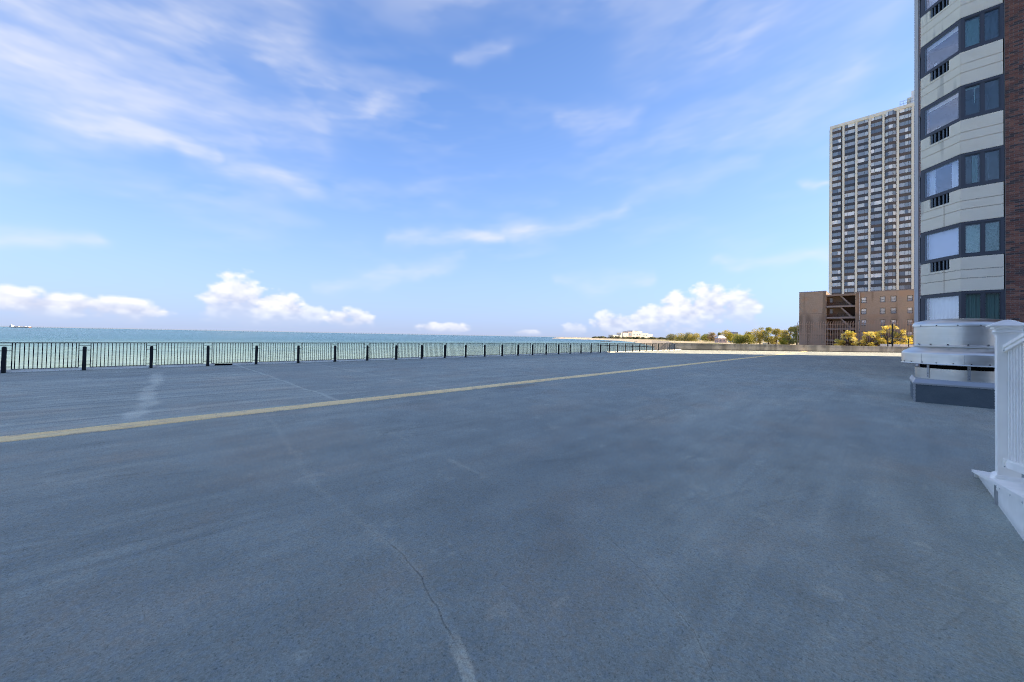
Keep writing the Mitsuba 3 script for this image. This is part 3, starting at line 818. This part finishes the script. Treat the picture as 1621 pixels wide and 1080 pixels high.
for b in range(6):
    s0 = b * BW + SO
    for r in range(NR):
        zc = TTOP - 1.75 - r * ST
        z0, z1 = zc - .84, zc + .78
        if b == 4:      # faceted bay: three faces
            P = [TF.p(s0 + .45, .02, 0), TF.p(s0 + 1.35, .75, 0), TF.p(s0 + 2.75, .75, 0), TF.p(s0 + 3.65, .02, 0)]
            sp_, wn, fr = [], None, []
            faces = []
            for a, c in zip(P[:-1], P[1:]):
                d = (c - a) / np.linalg.norm(c - a)
                n = np.array([d[1], -d[0], 0])
                n = n if n @ (-UX) > 0 else -n
                faces.append((Frame(a, d, n), np.linalg.norm(c - a)))
            wn = put('window', cat([F.box(.0, L, -.12, -.02, z0 - .02, z1 + .02) for F, L in faces]), 'm_mull', tower)
            for F, L in faces:
                i = int(prng.choice(5, p=[.10, .18, .27, .26, .19]))
                put('pane', F.box(.10, L - .10, -.02, .01, z0 + .08, z1 - .06), f'm_pane{i}', wn)
            put('spandrel', cat([F.box(.0, L, -.12, .03, z0 - (ST - 1.62) + .02, z0 - .02) for F, L in faces]), 'm_tower_brown', tower)
            continue
        fr = [TF.box(s0 + .42, s0 + 3.68, .0, .06, z0, z0 + .06), TF.box(s0 + .42, s0 + 3.68, .0, .06, z1 - .06, z1)]
        lay = LAY[b]
        edges = sorted({x for q in lay for x in q})
        fr += [TF.box(s0 + lay[i][1], s0 + lay[i + 1][0], .0, .06, z0 + .06, z1 - .06) for i in range(len(lay) - 1)]
        wn = put('window', cat(fr), 'm_mull', tower)
        base = int(prng.choice(5, p=[.12, .24, .27, .22, .15]))
        if b == 5:
            base = min(4, base + int(prng.random() < .4))
        for q0, q1 in lay:
            i = base if prng.random() < .55 else int(prng.choice(5, p=[.12, .24, .26, .22, .16]))
            put('pane', TF.box(s0 + q0, s0 + q1, -.05, .02, z0 + .06, z1 - .06), f'm_pane{i}', wn)
        put('spandrel', TF.box(s0 + .42, s0 + 3.68, -.3, .10, z0 - (ST - 1.62), z0), 'm_tower_brown' if b in (4, 5) or prng.random() < .35 else 'm_tower_dark', tower)
    put('spandrel', TF.box(s0 + .42, s0 + 3.68, -.3, .10, LAND_Z, TTOP - 1.75 - (NR - 1) * ST - .84 - (ST - 1.62)), 'm_tower_dark', tower)
    put('spandrel', TF.box(s0 + .42, s0 + 3.68, -.3, .10, TTOP - .99, TTOP - 1.2), 'm_tower_dark', tower)

# ------------------------------------------------------------------ old brick block with open stairs
LU = 127.6
old = thing('brick_flats', 'low brown brick flats with open stair porches in front of the tower', 'building')
LF = Frame(W(LU, 16.1), -VX, -UX)
sV = lambda v: 16.1 - v
put('wing', LF.box(0, sV(10.42), -12, 0, LAND_Z, 15.0), 'm_oldbrick', old)
put('coping', LF.box(-.06, sV(10.42) + .05, -12, .06, 15.0, 15.18), 'm_roof_grey', old)
rg = 5.0
wb = []
rows = [13.05 - 2.83 * i for i in range(5)]
cols = [(3.73, 2.72), (.36, -.58), (-1.48, -2.44), (-4.2, -5.1), (-6.6, -7.6), (-9.2, -10.2)]
end = sV(-12)
xcut = [sV(4.80)] + [x for c in cols for x in (sV(c[0]), sV(c[1]))] + [end]
for i in range(0, len(xcut), 2):
    wb.append(LF.box(xcut[i], xcut[i + 1], -.4, 0, LAND_Z, 14.25))
for c in cols:
    zc = [LAND_Z] + [z for r_ in reversed(rows) for z in (r_ - 1.42, r_)] + [14.25]
    for i in range(0, len(zc), 2):
        if zc[i + 1] > zc[i]:
            wb.append(LF.box(sV(c[0]), sV(c[1]), -.4, 0, zc[i], zc[i + 1]))
wb.append(LF.box(sV(4.80), end, -12, -.9, LAND_Z, 14.2))
put('wall', cat(wb), 'm_oldbrick', old)
put('coping', LF.box(sV(4.80) - .04, end, -12, .06, 14.25, 14.42), 'm_stair_slab', old)
put('downspout', LF.box(sV(4.05), sV(3.93), 0, .12, LAND_Z, 14.2), 'm_roof_pale', old)
for z in (3.4, 9.1):
    put('string_course', LF.box(0, sV(10.42), 0, .05, z, z + .16), 'm_stair', old)
for c in cols[:5]:
    for r_ in rows:
        a, b = sV(c[0]), sV(c[1])
        w = put('window', cat([LF.box(a, a + .09, -.3, -.12, r_ - 1.42, r_), LF.box(b - .09, b, -.3, -.12, r_ - 1.42, r_), LF.box(a + .09, b - .09, -.3, -.12, r_ - .1, r_), LF.box(a + .09, b - .09, -.3, -.12, r_ - 1.42, r_ - 1.30), LF.box(a + .09, b - .09, -.28, -.14, r_ - .80, r_ - .72)]), 'm_mull', old)
        put('pane', LF.box(a + .09, b - .09, -.27, -.24, r_ - .72, r_ - .1), f'm_pane{3 + int(prng.random() < .6)}', w)
        put('pane', LF.box(a + .09, b - .09, -.27, -.24, r_ - 1.30, r_ - .80), f'm_pane{int(prng.choice([1, 2, 3]))}', w)
        put('sill', LF.box(a - .05, b + .05, -.12, .06, r_ - 1.52, r_ - 1.42), 'm_stair_slab', w)
pa, pb = sV(10.36), sV(4.86)
sb = put('stair_back', LF.box(pa, pb, -12, -3.2, LAND_Z, 14.0), 'm_stair', old)
for i in range(5):
    zt = 13.75 - 2.92 * i
    put('stair_door', LF.box(pa + .45, pa + 1.0, -3.2, -3.14, zt - 1.5, zt - .35), 'm_pane2' if i < 2 else 'm_stair_dark', sb)
for i in range(5):
    z = 13.95 - 2.92 * i
    put('landing', LF.box(pa, pb, -3.2, .06 if i else .14, z - .30, z + .12), 'm_stair_slab' if i else 'm_stair', old)
    if i:
        lf = put('landing_rail', cat([LF.box(pa, pb - .6, -.02, .02, z + .95, z + 1.0)] + [LF.box(pa + x, pa + x + .03, -.02, .02, z + .12, z + .95) for x in np.arange(.15, 4.8, .28)]), 'm_stair_dark', old)
    if i < 4:
        put('stair_flight', LF.poly([(pa + 2.6, z - .30), (pa + 3.0, z - .30), (pb - .5, z - 2.80), (pb - .95, z - 2.80)], -1.3, -.4), 'm_stair_slab', old)
        put('stair_soffit', LF.poly([(pa + 2.9, z - .32), (pb, z - .32), (pb, z - 2.4), (pb - .55, z - 2.4)], -2.9, -1.5), 'm_stair_dark', old)

# picket fence before it
pf_ = thing('picket_fence', 'tall rusty picket fence with bent tips before the brick flats', 'fence')
PKF = Frame(W(124.6, 16.0), -VX, -UX)
pk_ply = mikit.ply(cat([PKF.box(-.055, .055, -.04, .04, LAND_Z, 6.55), PKF.poly([(-.055, 6.55), (.055, 6.55), (.20, 6.98), (.10, 7.02)], -.04, .04)]), 'm_rust')
for i in range(46):
    scene[num(pf_ + '__picket')] = {**pk_ply, 'to_world': T().translate((-VX * (i * .475)).tolist())}
for z in (1.2, 3.7, 6.2):
    put('rail', PKF.box(-.1, 21.6, -.10, -.04, z, z + .10), 'm_rust', pf_)

# poles and guard rail behind the parapet
def at_px(az_deg, D, z):
    a = math.radians(az_deg)
    return np.array([D * math.tan(a), D, z])


pl = thing('pole', 'thin black pole rising behind the parapet among yellow leaves', 'pole')
p0 = at_px(42.88, 67, LAND_Z)
put('shaft', tube(p0, p0 + [0, 0, 6.3], .05, .04, 8), 'm_iron', pl, smooth=40)
put('finial', tube(p0 + [0, 0, 6.3], p0 + [0, 0, 6.42], .10, .03, 8), 'm_iron', pl, smooth=40)
gr = thing('guard_frame', 'black steel guard frame with one tall post behind the parapet', 'railing')
q0, q1, q2 = at_px(45.15, 69, LAND_Z), at_px(45.5, 69, LAND_Z), at_px(46.7, 69, LAND_Z)
put('post', tube(q0, [*q0[:2], 2.55], .09, .09, 8), 'm_iron', gr, smooth=40)
put('post', tube(q1, [*q1[:2], 5.3], .12, .11, 8), 'm_iron', gr, smooth=40)
put('post', tube(q2, [*q2[:2], 2.5], .08, .08, 8), 'm_iron', gr, smooth=40)
put('rail', tube([*q0[:2], 2.5], [*q2[:2], 2.5], .06, .06, 8), 'm_iron', gr, smooth=40)
sh_ = thing('low_shed', 'low flat pale roofed shed behind the parapet beside the exhaust', 'shed')
SF = Frame(at_px(46.1, 74, 0), (1, 0, 0), (0, -1, 0))
put('wall', SF.box(.1, 5.9, -4, -.1, LAND_Z, .95), 'm_cream', sh_)
put('roof', SF.box(0, 6, -4.1, 0, .95, 1.5), 'm_roof_pale', sh_)

# ------------------------------------------------------------------ trees
PAL = {'olive': [(0.351, 0.325, 0.091), (0.482, 0.406, 0.116), (0.242, 0.244, 0.074), (0.658, 0.528, 0.148)],
       'green': [(0.264, 0.285, 0.074), (0.374, 0.365, 0.091), (0.176, 0.203, 0.058), (0.527, 0.468, 0.116)],
       'dark': [(0.220, 0.225, 0.100), (0.286, 0.274, 0.107), (0.155, 0.163, 0.082), (0.416, 0.356, 0.132)],
       'yellow': [(0.518, 0.398, 0.052), (0.633, 0.526, 0.078), (0.403, 0.335, 0.052), (0.317, 0.351, 0.069)],
       'gold': [(.82, .64, .13), (.88, .74, .20), (.70, .56, .10), (.50, .50, .13), (.92, .82, .32)],
       'rust': [(0.395, 0.260, 0.151), (0.503, 0.358, 0.216), (0.288, 0.221, 0.107), (0.288, 0.279, 0.107)]}
tcount = [0]


def tree(label, cat_, p, h, r, pal, n, leaf, group=None, base=.25, name='tree', nclump=14, cs=(.34, .60)):
    tcount[0] += 1
    g = np.random.default_rng(100 + tcount[0])
    key = thing(name, label, cat_, group)
    p = np.asarray(p, float)
    cl, limbs = [], []
    th = h * (base + .25)
    lean = g.normal(0, .03 * h, 2)
    top = p + [lean[0], lean[1], th]
    limbs.append(tube(p, top, max(.035 * h, .05), max(.022 * h, .03), 7))
    for i in range(nclump):
        a, t_ = g.uniform(0, 2 * np.pi), g.uniform(0, 1)
        zz = h * (base + (1 - base) * (.12 + .80 * t_))
        rr = r * (.30 + .62 * math.sqrt(g.uniform(0, 1))) * math.sin(math.pi * min(.97, .22 + .74 * t_)) ** .7
        c = p + [rr * math.cos(a), rr * math.sin(a), zz]
        cl.append((c, r * g.uniform(*cs)))
        limbs.append(tube(p + np.array([lean[0], lean[1], 0]) * .7 + [0, 0, th * g.uniform(.6, 1)], c, .012 * h + .01, .004 * h + .004, 5))
    cols = np.array(PAL[pal])
    w = np.array([s for _, s in cl]) ** 2
    idx = g.choice(len(cl), n, p=w / w.sum())
    d = g.normal(size=(n, 3))
    d /= np.linalg.norm(d, axis=1, keepdims=True)
    rad = g.uniform(.45, 1.08, n) ** .6
    cen = np.array([c for c, _ in cl])[idx] + d * (np.array([s for _, s in cl])[idx] * rad)[:, None] * [1, 1, .78]
    e1 = g.normal(size=(n, 3))
    e1 /= np.linalg.norm(e1, axis=1, keepdims=True)
    e2 = np.cross(e1, d + g.normal(0, .5, (n, 3)))
    e2 /= np.linalg.norm(e2, axis=1, keepdims=True) + 1e-9
    s = (leaf * g.uniform(.6, 1.3, n))[:, None]
    v = np.stack([cen - e1 * s, cen - e2 * s * .55, cen + e1 * s, cen + e2 * s * .55], 1).reshape(-1, 3)
    f = np.arange(4 * n).reshape(-1, 4)
    tone = g.choice(len(cols), len(cl))
    pick = np.where(g.random(n) < .6, tone[idx], g.integers(0, len(cols), n))
    c = np.repeat(cols[pick] * g.uniform(.8, 1.2, (n, 1)), 4, axis=0)
    put('trunk', cat(limbs), 'm_bark', key, smooth=40)
    put('crown', (v, f), 'm_leaf', key, color=c)
    return key


def px(x, ytop, D, base_z=LAND_Z):
    """where a tree seen at photo column x with its top at row ytop stands, D metres ahead -> (point, height)"""
    hy = 517 + .019 * x
    X = (x - 810.5) / 592 * D
    return np.array([X, D, base_z]), 1.64 - base_z + (hy - ytop) / 592 * D


ROW = [(1064, 531, 640, 9, 'dark', 'small dark tree at the water end of the shore row'), (1079, 530, 560, 11, 'olive', 'olive tree second from the water end of the shore row'),
       (1091, 528.6, 520, 9, 'dark', 'dark round tree standing above the pale beach'), (1101, 529.5, 500, 9, 'olive', 'pale olive tree above the cream bank'),
       (1118, 531, 430, 9, 'green', 'low green tree before the russet tree on the shore'), (1129, 527.5, 380, 8, 'rust', 'russet tree next to the pink house'),
       (1140, 526.5, 360, 5, 'dark', 'dark slim tree behind the pink house'), (1149, 523.5, 340, 9, 'olive', 'tall olive tree over the pink house roof'),
       (1156, 527, 300, 5, 'yellow', 'yellow slim tree beside the pink house'), (1167, 530, 250, 10, 'green', 'green bushy tree under the grey roof'),
       (1186, 523, 240, 8, 'olive', 'olive pointed tree near the cream house'), (1180, 531, 225, 13, 'green', 'wide low green tree before the pointed olive tree'),
       (1203, 517.5, 215, 10, 'olive', 'tallest tree in the middle of the shore row'), (1217, 517.8, 210, 8, 'green', 'green tree behind the tallest shore tree'),
       (1228, 521, 200, 9, 'olive', 'olive tree with a bare trunk near the brick flats'), (1241, 522, 190, 8, 'yellow', 'yellowing tree second from the brick flats'),
       (1250, 515, 178, 8, 'dark', 'dark tall tree beside the brick flats'), (1262, 514, 165, 10, 'olive', 'big olive tree touching the brick flats'), (1243, 535, 150, 5, 'yellow', 'small yellow shrub tree above the parapet')]
for x, yt, D, rpx, pal, lab in ROW:
    p, h = px(x, yt, D)
    r = rpx / 592 * D * .88
    tree(lab, 'tree', p, h, r * 1.15, pal, 3200, .045 * r + .12, 'trees along the shore', base=.05, name='shore_tree', nclump=20)
p, h = px(1376, 524, 84)
tree('golden leafed tree before the open stair porches', 'tree', *px(1347, 523, 86), 3.1, 'gold', 1700, .17, 'golden trees before the brick flats', base=.05, cs=(.07, .20), name='golden_tree', nclump=44)
tree('golden leafed tree beside the downspout of the brick flats', 'tree', *px(1376, 524, 83), 2.9, 'gold', 1700, .17, 'golden trees before the brick flats', base=.05, cs=(.07, .20), name='golden_tree', nclump=44)
tree('tallest golden tree behind the black guard frame', 'tree', *px(1411, 512, 82), 3.5, 'gold', 2100, .18, 'golden trees before the brick flats', base=.05, cs=(.07, .20), name='golden_tree', nclump=56)
tree('small golden tree next to the exhaust hood', 'tree', *px(1442, 529, 84), 1.6, 'gold', 1200, .16, 'golden trees before the brick flats', base=.05, cs=(.12, .26), name='golden_tree', nclump=24)

# ------------------------------------------------------------------ far shore
hs = thing('pink_house', 'small pink house with pale hipped roof among the shore trees', 'house')
c, _ = px(1144, 540, 330)
HF = Frame(c, (1, 0, 0), (0, -1, 0))
put('wall', HF.box(-3.8, 3.8, -6, 0, LAND_Z, 3.4), 'm_pink', hs)
put('roof', trimesh.Trimesh(np.array([HF.p(-4.3, .5, 3.4), HF.p(4.3, .5, 3.4), HF.p(4.3, -6.5, 3.4), HF.p(-4.3, -6.5, 3.4), HF.p(-1.5, -3, 5.8), HF.p(1.5, -3, 5.8)]), np.array([[0, 1, 5], [0, 5, 4], [1, 2, 5], [2, 3, 4], [2, 4, 5], [3, 0, 4]]), process=False), 'm_roof_pale', hs)
put('window', HF.box(-2.2, -1.0, .0, .05, .8, 2.2), 'm_pane0', hs)
put('window', HF.box(.8, 2.0, .0, .05, .8, 2.2), 'm_pane0', hs)
hs = thing('grey_house', 'grey roofed house with cream gable behind the shore trees', 'house')
c, _ = px(1166, 530, 420)
HF = Frame(c, (1, 0, 0), (0, -1, 0))
put('wall', HF.box(-5, 4.5, -8, 0, LAND_Z, 8.2), 'm_cream', hs)
put('roof', HF.box(-5.4, 1.4, -8.4, .4, 8.2, 11.2), 'm_roof_grey', hs)
put('window', HF.box(2.0, 3.4, 0, .06, 5.6, 7.4), 'm_pane1', hs)
for x, w_, D, zt, lab in ((1099, 10, 900, .9, 'low cream bank wall behind the shore trees'), (1222, 12, 260, .2, 'low cream garden wall under the tallest shore tree')):
    c, _ = px(x, 540, D)
    BF = Frame(c, (1, 0, 0), (0, -1, 0))
    ww = w_ / 592 * D
    k2 = thing('bank_wall', lab, 'wall')
    put('wall', BF.box(-ww, ww, -1.5, 0, LAND_Z - .02, zt), 'm_cream', k2)
    put('coping', BF.box(-ww - .2, ww + .2, -1.7, .2, zt, zt + .25), 'm_roof_pale', k2)

plant = thing('waterworks', 'pale blocky waterworks far along the shore with stepped roofs', 'building')
PD = 1950.0
PW = lambda x: (x - 810.5) / 592 * PD
QS = lambda x: (PW(x) - PW(1005)) / (math.cos(math.radians(32)) - math.sin(math.radians(32)) * (1005 - 810.5) / 592)
PZ = lambda x, y: 1.64 + (517 + .019 * x - y) / 592 * PD
qa = math.radians(32)
QX = (1005 - 810.5) / 592 * PD
QF = Frame((QX, PD), (math.cos(qa), math.sin(qa), 0), (math.sin(qa), -math.cos(qa), 0))
for nm, x0, x1, y, dpt, m in (('annex', 984, 995, 527.2, 30, 'm_cream'), ('annex', 995, 1001, 525.5, 40, 'm_pink'), ('main_block', 1001, 1017, 524.6, 60, 'm_cream'), ('low_block', 1017, 1027, 527.8, 50, 'm_cream'), ('low_block', 1026, 1034, 528.6, 45, 'm_cream'), ('low_block', 972, 984, 530.6, 30, 'm_cream')):
    put(nm, QF.box(QS(x0), QS(x1) - .5, -dpt, 0, LAND_Z, PZ((x0 + x1) / 2, y)), m, plant)
for x0, x1, y0, y1 in ((1003, 1007, 523.6, 524.6), (1012, 1016, 523.8, 524.6), (1027, 1030, 527.9, 528.6)):
    put('roof_unit', QF.box(QS(x0), QS(x1), -40, -8, PZ(x0, y1) - 1, PZ(x0, y0)), 'm_roof_grey', plant)
for x0, x1, y0, y1 in ((996, 1000, 527.5, 531.5), (1003, 1005, 528.5, 531), (1008, 1010, 528.5, 531), (1012, 1014, 528.5, 531), (1019, 1021, 530, 532), (1023, 1025, 530, 532)):
    put('window', QF.box(QS(x0), QS(x1), .1, .6, PZ(x0, y1), PZ(x0, y0)), 'm_pane1', plant)
lt = thing('lighthouse', 'slim pale tower standing on the far shore before the waterworks', 'tower')
lx = PW(980.3)
put('shaft', tube([lx, PD - 60, LAND_Z], [lx, PD - 60, PZ(980, 526.5)], 3.2, 2.2, 12), 'm_cream', lt, smooth=40)
put('lantern', tube([lx, PD - 60, PZ(980, 526.5)], [lx, PD - 60, PZ(980, 524.5)], 1.6, .4, 12), 'm_roof_grey', lt, smooth=40)
g = np.random.default_rng(77)
fc = []
for i in range(90):
    x = g.uniform(940, 1062)
    D = g.uniform(1560, 1880) if x > 968 else g.uniform(1880, 2100)
    X = (x - 810.5) / 592 * D
    if not poly.contains(sg.Point(X, D)):
        continue
    s = g.uniform(4, 8)
    ic = trimesh.creation.icosphere(2, s)
    ic.vertices *= [1.5, 1, .9]
    ic.vertices += (meshkit.noise(ic.vertices * .35 + i * 7)[:, None] - .5) * ic.vertices * .9
    ic.vertices += [X, D, LAND_Z + s * .4]
    fc.append(ic)
princ('m_farleaf', (.10, .10, .05), .9, .2)
put('far_shrubs', cat(fc), 'm_farleaf', smooth=False)
tag('far_shrubs', 'low dark scrub lining the distant shore', 'scrub', kind='stuff')

# breakwater and rocks in the lake
bw = thing('breakwater', 'long low dark breakwater crossing the water behind the railing', 'breakwater')
b0, b1 = np.array([98.0, 428.0]), np.array([160.0, 372.0])
bd = (b1 - b0) / np.linalg.norm(b1 - b0)
BF = Frame(b0, (*bd, 0), (bd[1], -bd[0], 0))
L = np.linalg.norm(b1 - b0)
g = np.random.default_rng(8)
x = 0.0
while x < L:
    w_ = g.uniform(2.2, 3.6)
    put('stone', BF.box(x, min(L, x + w_ - .08), -1.2 + g.uniform(-.2, .2), 1.2 + g.uniform(-.2, .2), LAKE_Z - .5, LAKE_Z + g.uniform(.55, .85)), 'm_rock', bw)
    x += w_
for i, (xa, xb, D, lab) in enumerate([(1004, 1021, 840, 'first dark rock reef seen just above the top rail'), (1027, 1042, 820, 'second dark rock reef seen just above the top rail'), (1043.5, 1046, 800, 'single dark boulder in the water near the parapet end'), (951, 967, 860, 'rock reef farthest out in the water above the top rail')]):
    rk = thing('rock_reef', lab, 'reef')
    xa_, xb_ = (xa - 810.5) / 592 * D, (xb - 810.5) / 592 * D
    x = xa_
    while x < xb_:
        s = g.uniform(1.4, 2.4)
        ic = trimesh.creation.icosphere(1, s)
        ic.vertices *= [1.3, 1, .62]
        ic.vertices += g.normal(0, .12 * s, ic.vertices.shape)
        ic.vertices += [x + s, D + g.uniform(-2, 2), LAKE_Z + .35]
        put('stone', ic, 'm_rock', rk)
        x += s * 1.9

# freighter on the horizon
fr = thing('freighter', 'long pale lake freighter lying on the horizon', 'ship')
FD = 4300.0
ZX = lambda x: (x - 810.5) / 592 * FD
SF = Frame((0, FD), (1, 0, 0), (0, -1, 0))
z_ = LAKE_Z
a, b = ZX(14), ZX(46)
put('hull', SF.poly([(a + 6, z_ - 2), (b - 5, z_ - 2), (b, z_ + 10), (b - 22, z_ + 8.5), (a, z_ + 8.5)], -26, 0), 'm_hull', fr)
put('deckhouse', cat([SF.box(a + 4, a + 30, -24, -2, z_ + 8.5, z_ + 23), SF.box(a + 8, a + 22, -22, -4, z_ + 23, z_ + 28)]), 'm_blind_white', fr)
put('funnel', SF.box(a + 10, a + 16, -16, -9, z_ + 28, z_ + 35), 'm_pink', fr)
put('pilothouse', SF.box(b - 26, b - 12, -22, -4, z_ + 8.7, z_ + 20), 'm_blind_white', fr)
for i in range(9):
    x0 = a + 40 + i * 17
    put('hatch', SF.box(x0, x0 + 13, -22, -3, z_ + 8.5, z_ + 13.0 + (3 if i in (1, 2, 3) else 0)), 'm_cream', fr)
